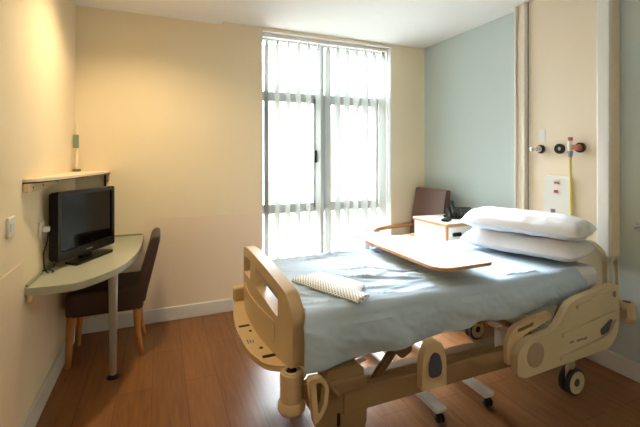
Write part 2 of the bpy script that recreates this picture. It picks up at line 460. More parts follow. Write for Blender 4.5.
# ------------------------------------------------------------------ television
tv = thing('television', 'black flat television on the desk facing the bed', 'television', (-0.448, 2.955, 0.783), math.atan2(0.463, 0.237))
# local: +x along screen width (towards far end), -y = facing direction
W2, Z0, Z1 = 0.275, 0.038, 0.462
bm = plate(rrect(-W2, W2, Z0, Z1, 0.02), [rrect(-W2+0.026, W2-0.026, Z0+0.058, Z1-0.026, 0.004)], 'y', -0.016, 0.012)
obj('bezel', bm, 'black_plastic', tv, bevel=0.004, world=False)
obj('screen', box(-W2+0.024, W2-0.024, -0.006, 0.008, Z0+0.056, Z1-0.024), 'screen', tv, world=False)
bm = bmesh.new(); add_box(bm, -W2+0.003, W2-0.003, 0.010, 0.058, Z0+0.004, Z1-0.004, 0.022, 4)
obj('back_housing', bm, 'black_plastic', tv, world=False)
st = obj('stand_neck', box(-0.05, 0.05, -0.002, 0.03, 0.012, Z0+0.02, 0.006), 'black_plastic', tv, world=False)
pts = smooth_poly([(-0.19, -0.07), (0.19, -0.07), (0.19, 0.05), (-0.15, 0.05)], 0.03)
obj('stand_base', plate(pts, [], 'z', 0.0, 0.014), 'black_plastic', tv, bevel=0.004, world=False)
obj('indicator', box(-0.03, 0.03, -0.0175, -0.0155, Z0+0.024, Z0+0.032), 'grey_mark', tv, world=False)

# ------------------------------------------------------------------ dining chair at the desk
ch = thing('dining_chair', 'dark brown upholstered chair with wooden legs pushed under the desk', 'chair', (-0.33, 3.28, 0))
def chair_leg(x, y, xt, yt, top, r0=0.014, r1=0.022, bow=0.0):
    b = bmesh.new()
    add_tube(b, [(x+(xt-x)*t+bow*math.sin(t*PI), y+(yt-y)*t, top*t) for t in (0, .25, .5, .75, 1)], [r0+(r1-r0)*t for t in (0, .25, .5, .75, 1)], 4)
    return b
for y in (3.095, 3.445):
    obj('leg', chair_leg(-0.585, y, -0.565, y, 0.36, 0.020, 0.027), 'beech_z', ch)
    obj('leg', chair_leg(-0.115, y, -0.155, y, 0.36, 0.015, 0.026, -0.012), 'beech_z', ch)
obj('seat', box(-0.60, -0.11, 3.065, 3.475, 0.345, 0.525, 0.03, 4), 'brown_leather', ch, smooth=True)
# backrest: curved, leaning slab
b = bmesh.new(); rows = []
NS = 14
for i in range(NS+1):
    t = i/NS
    z = 0.40+0.47*t
    xb = -0.135+0.115*t**1.5+0.015*math.sin(t*PI)
    th = 0.042-0.008*t
    w = 0.205-0.012*t
    if i == NS: th *= 0.7; z -= 0.0
    row = []
    for k in range(13):
        y = 3.27+w*(k/6-1)
        zz = z+(0.012*(1-((k/6-1))**2) if i > NS-3 else 0)
        row.append((b.verts.new((xb-th+0.010*(1-(k/6-1)**2), y, zz)), b.verts.new((xb+th-0.004*(k/6-1)**2, y, zz))))
    rows.append(row)
for i in range(NS):
    for k in range(12):
        for s in (0, 1):
            vs = (rows[i][k][s], rows[i][k+1][s], rows[i+1][k+1][s], rows[i+1][k][s]); b.faces.new(vs if s else vs[::-1])
    for k in (0, 12):
        b.faces.new((rows[i][k][0], rows[i][k][1], rows[i+1][k][1], rows[i+1][k][0]))
for i in (0, NS):
    for k in range(12):
        b.faces.new((rows[i][k][0], rows[i][k+1][0], rows[i][k+1][1], rows[i][k][1]))
obj('backrest', b, 'brown_leather', ch, bevel=0.014)

# ------------------------------------------------------------------ armchair in the far corner
ac = thing('armchair', 'high-backed brown armchair with wooden arms in the far corner', 'armchair', (2.48, 3.36, 0))
AY0, AY1 = 3.115, 3.625
b = plate(smooth_poly([(2.66, 0.30), (2.60, 0.45), (2.715, 1.115), (2.775, 1.115), (2.70, 0.30)], 0.02), [], 'y', AY0+0.005, AY1-0.005)
obj('backrest', b, 'mauve_brown', ac, bevel=0.012)
obj('seat', box(2.16, 2.64, AY0+0.04, AY1-0.04, 0.34, 0.47, 0.03, 3), 'mauve_brown', ac, smooth=True)
for y in (AY0+0.02, AY1-0.02):
    b = bmesh.new(); add_tube(b, [(2.15, y, 0.655), (2.20, y, 0.675), (2.32, y, 0.685), (2.50, y, 0.693), (2.64, y, 0.70)], [0.018, 0.021, 0.021, 0.021, 0.019], 10, 1.2)
    obj('armrest', b, 'beech', ac, smooth=True)
    b = bmesh.new(); add_tube(b, [(2.19, y, 0.0), (2.185, y, 0.36), (2.20, y, 0.665)], [0.018, 0.022, 0.018], 8); obj('leg', b, 'beech_z', ac, smooth=True)
    b = bmesh.new(); add_tube(b, [(2.76, y, 0.0), (2.68, y, 0.36), (2.66, y, 0.69)], [0.018, 0.022, 0.018], 8); obj('leg', b, 'beech_z', ac, smooth=True)

# ------------------------------------------------------------------ bedside locker and telephone
LX0, LX1, LY0, LY1, LZ = 2.285, 2.82, 2.62, 3.09, 0.88
lk = thing('bedside_locker', 'white bedside locker with wood edging behind the bed', 'bedside locker', (2.5, 2.85, 0))
obj('body', box(LX0+0.01, LX1-0.01, LY0+0.02, LY1-0.005, 0.06, LZ-0.026), 'white_laminate', lk, bevel=0.003)
tp = obj('top', box(LX0-0.004, LX1+0.004, LY0-0.004, LY1+0.004, LZ-0.016, LZ, 0.004), 'white_laminate', lk)
obj('top_edging', plate(rrect(LX0-0.007, LX1+0.007, LY0-0.007, LY1+0.007, 0.012), [rrect(LX0+0.006, LX1-0.006, LY0+0.006, LY1-0.006, 0.006)], 'z', LZ-0.026, LZ-0.006), 'beech', tp)
for x in (LX0+0.006, LX1-0.022): obj('corner_edging', box(x, x+0.016, LY0+0.004, LY0+0.022, 0.06, LZ-0.026), 'beech_z', lk)
dr = obj('drawer', box(LX0+0.026, LX1-0.026, LY0, LY0+0.02, 0.66, LZ-0.034, 0.003), 'white_laminate', lk)
obj('handle', box(LX0+0.06, LX0+0.155, LY0-0.018, LY0, 0.765, 0.800, 0.008), 'black_plastic', dr)
do = obj('door', box(LX0+0.026, LX1-0.026, LY0, LY0+0.02, 0.08, 0.65, 0.003), 'white_laminate', lk)
obj('handle', box(LX0+0.06, LX0+0.155, LY0-0.018, LY0, 0.60, 0.63, 0.008), 'black_plastic', do)
for x in (LX0+0.05, LX1-0.05):
    for y in (LY0+0.07, LY1-0.05):
        bm = bmesh.new(); add_lathe(bm, [(0.006, -0.012), (0.028, -0.012), (0.03, 0), (0.028, 0.012), (0.006, 0.012)], (x, y, 0.0305), 'x', 16)
        add_box(bm, x-0.01, x+0.01, y-0.01, y+0.01, 0.03, 0.06)
        obj('caster', bm, 'dark_rubber', lk)

ph = thing('telephone', 'black desk telephone on the bedside locker', 'telephone', (2.66, 2.865, LZ), math.radians(-35))
ph.scale = (1.18, 1.18, 1.18)
bm = plate([(-0.10, 0.0), (0.10, 0.0), (0.10, 0.072), (0.06, 0.078), (-0.10, 0.022)], [], 'x', -0.095, 0.095)
obj('body', bm, 'black_plastic', ph, bevel=0.006, world=False)
bm = bmesh.new()
add_tube(bm, [(-0.055, -0.11, 0.040), (-0.058, -0.06, 0.062), (-0.058, 0.0, 0.082), (-0.058, 0.06, 0.105), (-0.055, 0.105, 0.105)], [0.020, 0.015, 0.013, 0.015, 0.021], 10)
obj('handset', bm, 'black_plastic', ph, smooth=True, world=False)
bm = bmesh.new()
for i in range(3):
    for j in range(4):
        y = -0.06+j*0.022; z = 0.022+(y+0.09)*0.37
        add_box(bm, 0.0+i*0.024, 0.016+i*0.024, y, y+0.014, z, z+0.008, 0.002)
obj('keypad', bm, 'grey_mark', ph, world=False)
bm = bmesh.new()
cp = [(-0.09-0.035*math.sin(t/59*PI)+0.006*math.cos(t*1.4), -0.12+0.17*t/59, 0.012+0.006*math.sin(t*1.4)) for t in range(60)]
add_tube(bm, cp, 0.0028, 6); obj('coiled_cord', bm, 'black_plastic', ph, world=False)
bm = plate(rrect(-0.032, 0.032, -0.055, 0.055, 0.015), [], 'z', 0, 0.018); 
o = single('remote_handset', bm, 'black_plastic', 'small flat black handset on the locker top in front of the telephone', 'remote control', bevel=0.004)
o.location = (2.395, 2.75, LZ); o.rotation_euler = (0, 0, math.radians(-60))

# ------------------------------------------------------------------ bed
bed = thing('hospital_bed', 'tan electric hospital bed standing against the right wall', 'hospital bed', (1.6, 1.95, 0))
NY, FYE = 1.43, 2.47                  # near and far faces of the end boards
# footboard: arched top, bowed outwards, two hand slots
FC, FH = 2.03, 0.505
def arch(y): 
    q = abs(y-FC)/FH
    return 0.945-0.10*q**2
def bow(b, n=40):
    for k in range(1, n):
        y = FC-FH+2*FH*k/n
        bmesh.ops.bisect_plane(b, geom=list(b.verts)+list(b.edges)+list(b.faces), plane_co=(0, y, 0), plane_no=(0, 1, 0))
    for v in b.verts: v.co.x -= 0.062*(1-min(1, abs(v.co.y-FC)/FH)**2)
    return b
outer = [(FC-FH, 0.555), (FC+FH, 0.555), (FC+FH, 0.79)]+[(FC+FH*(0.98-1.96*k/20), arch(FC+FH*(0.98-1.96*k/20))) for k in range(1, 20)]+[(FC-FH, 0.79)]
outer = smooth_poly(outer, [0.03, 0.03, 0.06]+[0.02]*19+[0.06], 5)
def slot(y0, y1, h, drop):
    n = 8
    up = [(y0+(y1-y0)*k/n, arch(y0+(y1-y0)*k/n)-drop) for k in range(n+1)]
    dn = [(y, z-h) for y, z in reversed(up)]
    return smooth_poly(up+dn, [0.03]+[0.0]*(n-1)+[0.03, 0.03]+[0.0]*(n-1)+[0.03], 5)
holes = [slot(1.655, 1.95, 0.10, 0.055), slot(2.06, 2.40, 0.10, 0.055)]
fb = obj('footboard', bow(plate(outer, holes, 'x', 0.515, 0.573)), 'tan', bed, bevel=0.020, bseg=4)
obj('footboard_panel', bow(plate(rrect(1.68, 2.30, 0.60, 0.71, 0.03), [], 'x', 0.511, 0.517)), 'tan', fb, bevel=0.002)
# bumper tray beneath the footboard
pts = smooth_poly([(0.56, 1.57), (0.48, 1.575), (0.42, 1.62), (0.376, 1.76), (0.366, 2.0), (0.386, 2.2), (0.42, 2.38), (0.47, 2.46), (0.56, 2.46)], [0.0, 0.05, 0.06, 0.1, 0.1, 0.1, 0.06, 0.03, 0], 6)
bt = obj('foot_bumper', plate(pts, [], 'z', 0.530, 0.556), 'tan', bed, bevel=0.006)
bm = bmesh.new(); add_box(bm, 0.425, 0.52, 2.40, 2.45, 0.552, 0.64, 0.014); obj('bumper_lip', bm, 'tan', bt)
for q in ((0.385, 0.442, 2.02, 2.04), (0.425, 0.50, 1.67, 1.69)):
    obj('bumper_slot', box(*q, 0.5565, 0.5585), 'black_plastic', bt)
for x, y in ((0.432, 1.96), (0.44, 1.765)):
    bm = bmesh.new(); add_lathe(bm, [(0.009, 0.0), (0.009, 0.0015)], (x, y, 0.5565)); obj('bumper_hole', bm, 'black_plastic', bt)
bm = bmesh.new()
for k in range(3): add_box(bm, 0.392+0.012*k, 0.398+0.012*k, 1.83, 1.87-0.006*k, 0.5562, 0.5568)
obj('bumper_print', bm, 'grey_mark', bt)
# rounded corner rollers, one at every corner
def roller(x, y, k=1.0):
    b = bmesh.new(); add_lathe(b, [(0.030, 0.548), (0.047, 0.545), (0.050, 0.535), (0.048, 0.43), (0.058, 0.418), (0.060, 0.395), (0.052, 0.382), (0.02, 0.378)], (x, y, 0))
    for v in b.verts: v.co.z = 0.46+(v.co.z-0.46)*k; v.co.x = x+(v.co.x-x)*(0.5+0.5*k); v.co.y = y+(v.co.y-y)*(0.5+0.5*k)
    r = obj('corner_roller', b, 'tan', bed, smooth=True)
    b = bmesh.new(); add_lathe(b, [(0.040, 0.5481), (0.036, 0.5525), (0.026, 0.5525), (0.024, 0.5485)], (x, y, 0.088*(k-1))); obj('roller_collar', b, 'tan_light', r, smooth=True)
    b = bmesh.new(); add_lathe(b, [(0.023, 0.549), (0.022, 0.5515)], (x, y, 0.088*(k-1))); obj('roller_socket', b, 'black_plastic', r)
for x, y in ((0.515, 1.54), (0.515, 2.47), (2.765, 1.50), (2.765, 2.42)): roller(x, y, 1.0 if x < 1 else 0.72)
# arms carrying the rollers
for q in ((0.51, 0.66, 1.52, 1.56), (0.51, 0.66, 2.40, 2.47), (2.55, 2.76, 1.48, 1.52), (2.55, 2.76, 2.40, 2.44)):
    obj('roller_arm', box(*q, 0.42, 0.49, 0.008), 'tan_metal', bed)
# side beams
for y in (1.455, 2.40):
    obj('side_beam', box(0.72, 2.60, y, y+0.045, 0.358, 0.458, 0.006), 'tan_metal', bed)
# corner castings at the foot end
for y0, y1 in ((1.462, 1.56), (2.36, 2.46)):
    pts = smooth_poly([(0.64, 0.555), (0.80, 0.555), (0.82, 0.535), (0.82, 0.46), (0.835, 0.40), (0.835, 0.29), (0.79, 0.23), (0.67, 0.23), (0.61, 0.30), (0.61, 0.42), (0.645, 0.48)], 0.025)
    ca = obj('corner_casting', plate(pts, [], 'y', y0, y1), 'tan_metal', bed, bevel=0.01)
    s = -1 if y0 < 2 else 1
    yy = y0 if s < 0 else y1
    bm = bmesh.new(); add_box(bm, 0.655, 0.828, yy-0.018 if s < 0 else yy, yy if s < 0 else yy+0.018, 0.455, 0.512, 0.014, 3); obj('casting_collar', bm, 'tan_metal', ca)
    bm = bmesh.new(); add_box(bm, 0.690, 0.706, yy-0.004 if s < 0 else yy, yy if s < 0 else yy+0.004, 0.315, 0.37, 0.002); obj('casting_slot', bm, 'black_plastic', ca)
    bm = bmesh.new(); add_tube(bm, [(0.635, yy+s*0.010, 0.53), (0.655, yy+s*0.018, 0.495), (0.69, yy+s*0.015, 0.45)], 0.010, 8); obj('pivot_arm', bm, 'tan_metal', ca)
    # D shaped release lever
    ly = (yy-0.04, yy-0.005) if s < 0 else (yy+0.005, yy+0.04)
    pts = smooth_poly([(0.548, 0.565), (0.61, 0.56), (0.638, 0.52), (0.63, 0.44), (0.598, 0.39), (0.572, 0.375)], 0.025)
    hol = smooth_poly([(0.580, 0.545), (0.604, 0.54), (0.620, 0.515), (0.612, 0.45), (0.598, 0.42), (0.588, 0.42)], 0.010)
    obj('release_lever', plate(pts, [hol], 'y', *ly), 'tan', bed, bevel=0.006)
# chassis: base frame with casters
bm = bmesh.new()
add_box(bm, 0.72, 2.42, 1.92, 2.0, 0.14, 0.20, 0.005)
for x in (0.73, 2.38): add_box(bm, x-0.02, x+0.02, 1.58, 2.34, 0.15, 0.20, 0.005)
obj('base_frame', bm, 'tan_metal', bed)
def bed_caster(x, y):
    w = bmesh.new()
    for dx in (-0.020, 0.020):
        add_lathe(w, [(0.02, -0.014), (0.070, -0.015), (0.080, -0.009), (0.080, 0.009), (0.070, 0.015), (0.02, 0.014)], (x, y+dx, 0.080), 'y', 24)
    c = obj('caster', w, 'dark_rubber', bed, smooth=True)
    for s in (-1, 1):
        b = bmesh.new(); add_lathe(b, [(0.006, s*0.032), (0.050, s*0.037), (0.066, s*0.0365), (0.068, s*0.032)], (x, y, 0.080), 'y', 24); obj('caster_hub', b, 'tan_light', c, smooth=True)
    b = bmesh.new(); add_tube(b, [(x-0.01, y, 0.15), (x-0.012, y, 0.40)], 0.022, 12); add_box(b, x-0.055, x+0.03, y-0.006, y+0.006, 0.085, 0.18, 0.006); obj('caster_stem', b, 'tan_light', c)
for x, y in ((2.345, 1.575), (2.345, 2.36), (0.80, 1.58), (0.80, 2.34)): bed_caster(x, y)
# mattress deck and under-bed mechanism
bm = bmesh.new(); add_box(bm, 0.64, 2.50, 1.54, 2.40, 0.615, 0.64, 0.004)
obj('mattress_deck', bm, 'tan_metal', bed)
bm = bmesh.new()
for y in (1.60, 2.30): add_box(bm, 0.66, 2.48, y, y+0.04, 0.565, 0.615, 0.004)
for x in (0.70, 1.25, 1.80, 2.40): add_box(bm, x, x+0.04, 1.60, 2.34, 0.57, 0.615, 0.004)
obj('deck_frame', bm, 'tan_metal', bed)
for y in (1.62, 2.30):
    for x0, x1 in ((0.80, 1.15), (2.10, 2.36)):
        bm = bmesh.new(); add_tube(bm, [(x0, y, 0.19), (x1, y, 0.57)], 0.022, 8); obj('lift_arm', bm, 'tan_metal', bed)
bm = plate(smooth_poly([(0.86, 0.60), (1.12, 0.60), (1.15, 0.50), (1.09, 0.47), (1.02, 0.53), (0.90, 0.55)], 0.02), [], 'y', 1.56, 1.60)
obj('pivot_bracket', bm, 'tan_metal', bed, bevel=0.006)
bm = bmesh.new(); add_tube(bm, [(0.86, 1.90, 0.42), (1.18, 1.92, 0.50)], 0.032, 14); add_box(bm, 0.80, 0.92, 1.84, 1.97, 0.37, 0.47, 0.02)
obj('lift_motor', bm, 'black_plastic', bed)
bm = bmesh.new(); add_box(bm, 1.78, 1.94, 1.80, 1.92, 0.46, 0.55, 0.012); obj('control_box', bm, 'grey_blue', bed)
bm = bmesh.new(); add_tube(bm, [(1.70, 1.72, 0.51), (1.74, 1.72, 0.48), (1.80, 1.73, 0.475), (1.84, 1.74, 0.50)], 0.014, 8); obj('cable_clip', bm, 'amber', bed, smooth=True)
bm = bmesh.new(); add_box(bm, 1.98, 2.07, 1.78, 1.83, 0.13, 0.36, 0.006); obj('actuator_cover', bm, 'white_plastic', bed)
bm = bmesh.new(); add_tube(bm, [(0.835, 1.59, 0.58), (0.835, 1.59, 0.50), (0.86, 1.59, 0.49), (0.90, 1.59, 0.50)], 0.011, 8); obj('grey_hook', bm, 'white_plastic', bed, smooth=True)
# arch shaped pedal housing on the near beam
pts = smooth_poly([(1.095, 0.39), (1.235, 0.39), (1.232, 0.53), (1.205, 0.595), (1.165, 0.61), (1.125, 0.595), (1.098, 0.53)], [0.01, 0.01, 0.04, 0.03, 0.03, 0.03, 0.04], 5)
pe = obj('pedal_housing', plate(pts, [], 'y', 1.415, 1.456), 'tan', bed, bevel=0.008)
pts = smooth_poly([(1.135, 0.445), (1.198, 0.445), (1.205, 0.49), (1.19, 0.545), (1.165, 0.56), (1.142, 0.545), (1.128, 0.49)], 0.02, 5)
obj('pedal_inlay', plate(pts, [], 'y', 1.409, 1.416), 'grey_blue', pe, bevel=0.003)
pts = smooth_poly([(1.20, 0.46), (1.245, 0.46), (1.245, 0.52), (1.20, 0.53)], 0.01)

# headboard
outer = smooth_poly([(1.57, 0.555), (2.44, 0.555), (2.44, 0.83), (2.36, 0.90), (1.65, 0.90), (1.57, 0.83)], [0.03, 0.03, 0.07, 0.08, 0.08, 0.07], 8)
obj('headboard', plate(outer, [rrect(1.70, 2.20, 0.75, 0.85, 0.04)], 'x', 2.635, 2.685), 'tan_light', bed, bevel=0.018, bseg=4)
bm = bmesh.new(); add_tube(bm, [(2.60, 1.50, 0.62), (2.60, 1.50, 0.80), (2.61, 1.50, 0.815), (2.645, 1.50, 0.818), (2.66, 1.50, 0.805), (2.665, 1.50, 0.45)], 0.010, 10); obj('pole_loop', bm, 'tan_light', bed, smooth=True)

# side rails at the head end, lowered
def side_rail(y0, y1, s):
    pts = [(1.655, 0.355), (1.71, 0.33), (2.40, 0.355), (2.475, 0.43), (2.485, 0.53), (2.478, 0.705), (2.44, 0.715), (2.12, 0.680), (2.04, 0.655), (1.985, 0.585), (1.93, 0.535), (1.72, 0.515), (1.66, 0.47)]
    pts = smooth_poly(pts, [0.03, 0.03, 0.06, 0.05, 0.05, 0.02, 0.02, 0.05, 0.05, 0.05, 0.05, 0.05, 0.05], 6)
    hole = smooth_poly([(2.10, 0.425), (2.33, 0.432), (2.415, 0.46), (2.425, 0.535), (2.40, 0.545), (2.30, 0.48), (2.08, 0.455)], 0.018, 5)
    r = obj('side_rail', plate(pts, [], 'y', y0, y1), 'tan_light', bed, bevel=0.012, bseg=4)
    f = y0 if s < 0 else y1
    def skin(p, d): return plate(p, [], 'y', f-d, f+0.002) if s < 0 else plate(p, [], 'y', f-0.002, f+d)
    disc = [(1.785+0.062*math.cos(a), 0.435+0.064*math.sin(a)) for a in [2*PI*k/32 for k in range(32)]]
    obj('rail_disc', skin(disc, 0.002), 'grey_disc', r)
    obj('rail_rib', skin(smooth_poly([(2.10, 0.645), (2.40, 0.685), (2.40, 0.668), (2.10, 0.622)], 0.006), 0.012), 'tan_light', r, bevel=0.003)
    obj('rail_rib', skin(smooth_poly([(1.98, 0.512), (2.44, 0.568), (2.44, 0.55), (1.98, 0.490)], 0.006), 0.012), 'tan_light', r, bevel=0.003)
    obj('rail_rib', skin(smooth_poly([(1.97, 0.392), (2.30, 0.428), (2.38, 0.45), (2.44, 0.52), (2.452, 0.50), (2.39, 0.43), (2.30, 0.405), (1.97, 0.368)], 0.008), 0.012), 'tan_light', r, bevel=0.003)
    obj('rail_window', skin(smooth_poly([(2.305, 0.475), (2.395, 0.522), (2.418, 0.515), (2.375, 0.45), (2.315, 0.44)], 0.012), 0.0025), 'grey_blue', r)
    obj('rail_button', skin([(2.435+0.012*math.cos(a), 0.66+0.018*math.sin(a)) for a in [2*PI*k/16 for k in range(16)]], 0.004), 'tan_metal', r)
    for k, w in enumerate((0.03, 0.05, 0.03)):
        obj('rail_print', skin([(2.05+0.055*k, 0.443), (2.05+0.055*k+w, 0.447), (2.05+0.055*k+w, 0.457), (2.05+0.055*k, 0.453)], 0.0012), 'grey_mark', r)
    # link behind the rail
    ya, yb = (y1+0.004, y1+0.03) if s < 0 else (y0-0.03, y0-0.004)
    out2 = smooth_poly([(1.64, 0.39), (1.71, 0.39), (1.74, 0.52), (1.97, 0.58), (1.96, 0.615), (1.80, 0.600), (1.68, 0.575), (1.635, 0.51)], [0.01, 0.01, 0.03, 0.02, 0.02, 0.04, 0.04, 0.04], 5)
    hol2 = smooth_poly([(1.71, 0.545), (1.83, 0.562), (1.82, 0.582), (1.71, 0.563)], 0.009, 4)
    obj('rail_link', plate(out2, [hol2], 'y', ya, yb), 'tan', bed, bevel=0.006)
side_rail(1.385, 1.425, -1)
side_rail(2.475, 2.515, 1)

# ------------------------------------------------------------------ mattress and linen
MX0, MX1, MY0, MY1, MZ0, MZ1 = 0.590, 2.52, 1.515, 2.425, 0.6415, 0.782
mt = single('mattress', box(MX0, MX1, MY0, MY1, MZ0, MZ1, 0.045, 5), 'white_cotton', 'white sheeted mattress end showing at the head of the bed', 'mattress', smooth=True)

def fbm(p, o=4):
    return noise.fractal(Vector(p), 0.9, 2.1, o, noise_basis='PERLIN_ORIGINAL')
def cover():
    b = bmesh.new()
    X0, X1, NX = 0.577, 2.30, 190
    top = MZ1+0.006
    prof = []      # (y, z, hang) from near hem to far hem
    for k in range(22): prof.append((-1, k/21))
    for k in range(1, 9): prof.append((-2, k/8))
    for k in range(1, 110): prof.append((0, k/109))
    for k in range(1, 7): prof.append((2, k/6))
    for k in range(1, 12): prof.append((1, k/11))
    rows = []
    R = 0.055
    for i in range(NX+1):
        t = i/NX; x = X0+(X1-X0)*t
        row = []
        hem = 0.572+0.052*min(1, max(0, (x-0.6)/1.7))+0.010*math.sin(x*5.1)+0.007*math.sin(x*13+1)
        if x > 2.15: hem += 0.05*((x-2.15)/0.18)**2
        if x < 0.72: hem -= 0.012*(0.72-x)/0.12
        for (kind, s) in prof:
            fold = 0.016*fbm((x*3.2, 0.3, 7.1), 3)+0.009*math.sin(x*17+3*fbm((x*2, 1, 1), 2))
            if kind == -1:
                z = hem+(top-R-hem)*s
                d = 1-s
                y = 1.487-0.022*math.sin(s*PI*0.8)-0.004+fold*d*1.6+0.018*fbm((x*5+z*3, z*7, 2.0), 4)
                y = min(y, 1.505)
            elif kind == -2:
                a = s*PI/2; y = 1.487+R*(1-math.cos(a)); z = top-R+R*math.sin(a)
                y -= 0.002
            elif kind == 0:
                y = 1.487+R+(2.44-R-1.487-R)*s; z = top
            elif kind == 2:
                a = s*PI/2; y = 2.44-R+R*math.sin(a); z = top-R+R*math.cos(a)
            else:
                y = 2.445+0.012*s+0.6*abs(fold)*s; z = top-R-(0.20+0.01*math.sin(x*6))*s
            if kind in (0, -2, 2):
                al, ac_ = 0.93*x-0.36*y, 0.36*x+0.93*y
                wx = 0.12*noise.noise(Vector((x*2.3, y*2.3, 1.0)))
                w = 0.009*noise.noise(Vector((al*3.0, ac_*4.5, 3.3)))
                ridge = 1-abs(noise.noise(Vector((al*1.7, (ac_+wx)*8.5, 9.0))))*2.6
                ridge2 = 1-abs(noise.noise(Vector((al*2.6+4, (ac_-wx)*13.0-al*2.0, 4.0))))*2.8
                mask = min(1, max(0, 0.55+1.1*noise.noise(Vector((x*2.2, y*2.6, 6.0)))))
                crease = (0.017*max(0, ridge)**3+0.012*max(0, ridge2)**3)*mask
                e = 1.0 if kind == 0 else 0.5
                fade = 1.0 if x < 2.0 else max(0.0, 1-(x-2.0)/0.15)
                z += max(0.0, (w+crease)*e*fade+0.003)
            xx = x-0.032*max(0, 1-t/0.12) if kind == -1 else (x-0.032*max(0, 1-t/0.12)*(1-s) if kind == -2 else x)
            row.append(b.verts.new((xx, y, z)))
        rows.append(row)
    for i in range(NX):
        for k in range(len(prof)-1):
            f = b.faces.new((rows[i][k], rows[i+1][k], rows[i+1][k+1], rows[i][k+1])); f.smooth = True
    return b
cv = single('bed_cover', cover(), 'blue_cotton', 'pale blue crumpled cotton cover draped over the mattress', 'bed cover', smooth=True)
s = cv.modifiers.new('thick', 'SOLIDIFY'); s.thickness = 0.003; s.offset = 1

# folded gown: plain inside up, dotted outside showing along the folded edge
def sheet(quad, zlo, zhi, nu, nv, seed):
    b = bmesh.new(); quad = [Vector((p[0], p[1], 0)) for p in quad]; layers = []
    for L in (0, 1):
        g = []
        for i in range(nu+1):
            r = []
            for j in range(nv+1):
                u, v = i/nu, j/nv
                p = quad[0]*(1-u)*(1-v)+quad[1]*u*(1-v)+quad[2]*u*v+quad[3]*(1-u)*v
                ed = min(1, min(u, 1-u, v, 1-v)/0.1)
                z = zlo if not L else zlo+(zhi-zlo)*(0.35+0.65*math.sqrt(ed))+0.007*noise.noise(Vector((p.x*9, p.y*9, seed)))*ed
                q = p+Vector((0.005*math.sin(u*17+seed), 0.005*math.sin(v*13), 0))*(1-ed)
                r.append(b.verts.new((q.x, q.y, z)))
            g.append(r)
        layers.append(g)
        for i in range(nu):
            for j in range(nv):
                f = b.faces.new((g[i][j], g[i+1][j], g[i+1][j+1], g[i][j+1])); f.smooth = True
    per = [(i, 0) for i in range(nu)]+[(nu, j) for j in range(nv)]+[(i, nv) for i in range(nu, 0, -1)]+[(0, j) for j in range(nv, 0, -1)]
    for k in range(len(per)):
        i, j = per[k]; i2, j2 = per[(k+1) % len(per)]
        b.faces.new((layers[0][i][j], layers[0][i2][j2], layers[1][i2][j2], layers[1][i][j]))
    return b
gw = thing('folded_gown', 'folded white gown with grey dots on the blue cover near the footboard', 'gown', (0.79, 1.74, 0.803))
obj('folded_layers', sheet([(0.645, 1.895), (0.815, 1.505), (0.965, 1.715), (0.82, 1.99)], 0.803, 0.823, 34, 20, 2.0), 'white_cotton', gw, smooth=True)
def folded_edge(p0, p1, inward):
    p0, p1, n = Vector((*p0, 0)), Vector((*p1, 0)), Vector((*inward, 0)).normalized()
    prof = [(0.03, 0.8035), (0.008, 0.804), (0.0, 0.808), (-0.003, 0.814), (0.001, 0.820), (0.010, 0.825), (0.03, 0.828), (0.05, 0.829), (0.07, 0.828), (0.084, 0.826), (0.086, 0.820)]
    b = bmesh.new(); uvl = b.loops.layers.uv.new('weave'); uv = {}; rows = []; N = 40; Ln = (p1-p0).length
    for i in range(N+1):
        t = i/N; c = 0.0; r = []; last = None
        for d, z in prof:
            q = p0+(p1-p0)*t+n*(d+0.006*math.sin(t*9)*(1 if d > 0.06 else 0.3))
            q.z = z+0.004*noise.noise(Vector((t*6, d*12, 2)))*(1 if z > 0.81 else 0)
            if last: c += math.hypot(d-last[0], z-last[1])
            last = (d, z)
            v = b.verts.new(q); uv[v] = (c, t*Ln); r.append(v)
        rows.append(r)
    for i in range(N):
        for k in range(len(prof)-1):
            f = b.faces.new((rows[i][k], rows[i+1][k], rows[i+1][k+1], rows[i][k+1])); f.smooth = True
            for l in f.loops: l[uvl].uv = uv[l.vert]
    for f in (b.faces.new(rows[0]), b.faces.new(rows[-1][::-1])):
        for l in f.loops: l[uvl].uv = (l.vert.co.y, l.vert.co.z)
    return b
obj('dotted_edge', folded_edge((0.632, 1.885), (0.805, 1.49), (0.915, 0.40)), 'dots', gw, smooth=True)
# pillows
def pillow(L, W, H, seed):
    b = bmesh.new(); NU, NV = 44, 30
    for side in (1, -1):
        g = []
        for i in range(NU+1):
            r = []
            for j in range(NV+1):
                u, v = 2*i/NU-1, 2*j/NV-1
                pu, pv = (1-abs(u)**5.5), (1-abs(v)**2.6)
                h = (max(0, pu)**0.45)*(max(0, pv)**0.5)
                px = u*L/2*(1-0.045*(v*v)*(abs(u))); py = v*W/2*(1-0.06*(u*u)*abs(v))
                wr = 0.014*fbm((u*2.2+seed, v*2.2, seed), 4)*min(1, h*1.5)+0.012*fbm((u*6, v*3+seed, seed+2), 3)*h*(abs(u)**2)
                z = side*H*(0.62 if side > 0 else 0.38)*h+wr
                r.append(b.verts.new((px, py, z)))
            g.append(r)
        for i in range(NU):
            for j in range(NV):
                vs = (g[i][j], g[i+1][j], g[i+1][j+1], g[i][j+1])
                f = b.faces.new(vs if side > 0 else vs[::-1]); f.smooth = True
    bmesh.ops.remove_doubles(b, verts=list(b.verts), dist=0.0015)
    return b
def put_pillow(bm, x, y, z, rz, ry, label):
    R = Matrix.Rotation(rz, 4, 'Z') @ Matrix.Rotation(ry, 4, 'Y')
    bm.transform(Matrix.Translation((x, y, z)) @ R)
    return single('pillow', bm, 'white_cotton', label, 'pillow', 'stacked pillows at the bed head', smooth=True)
put_pillow(pillow(0.75, 0.46, 0.142, 1.3), 2.325, 1.895, 0.860, math.radians(-74), 0, 'lower white pillow lying directly on the bed under the other pillow')
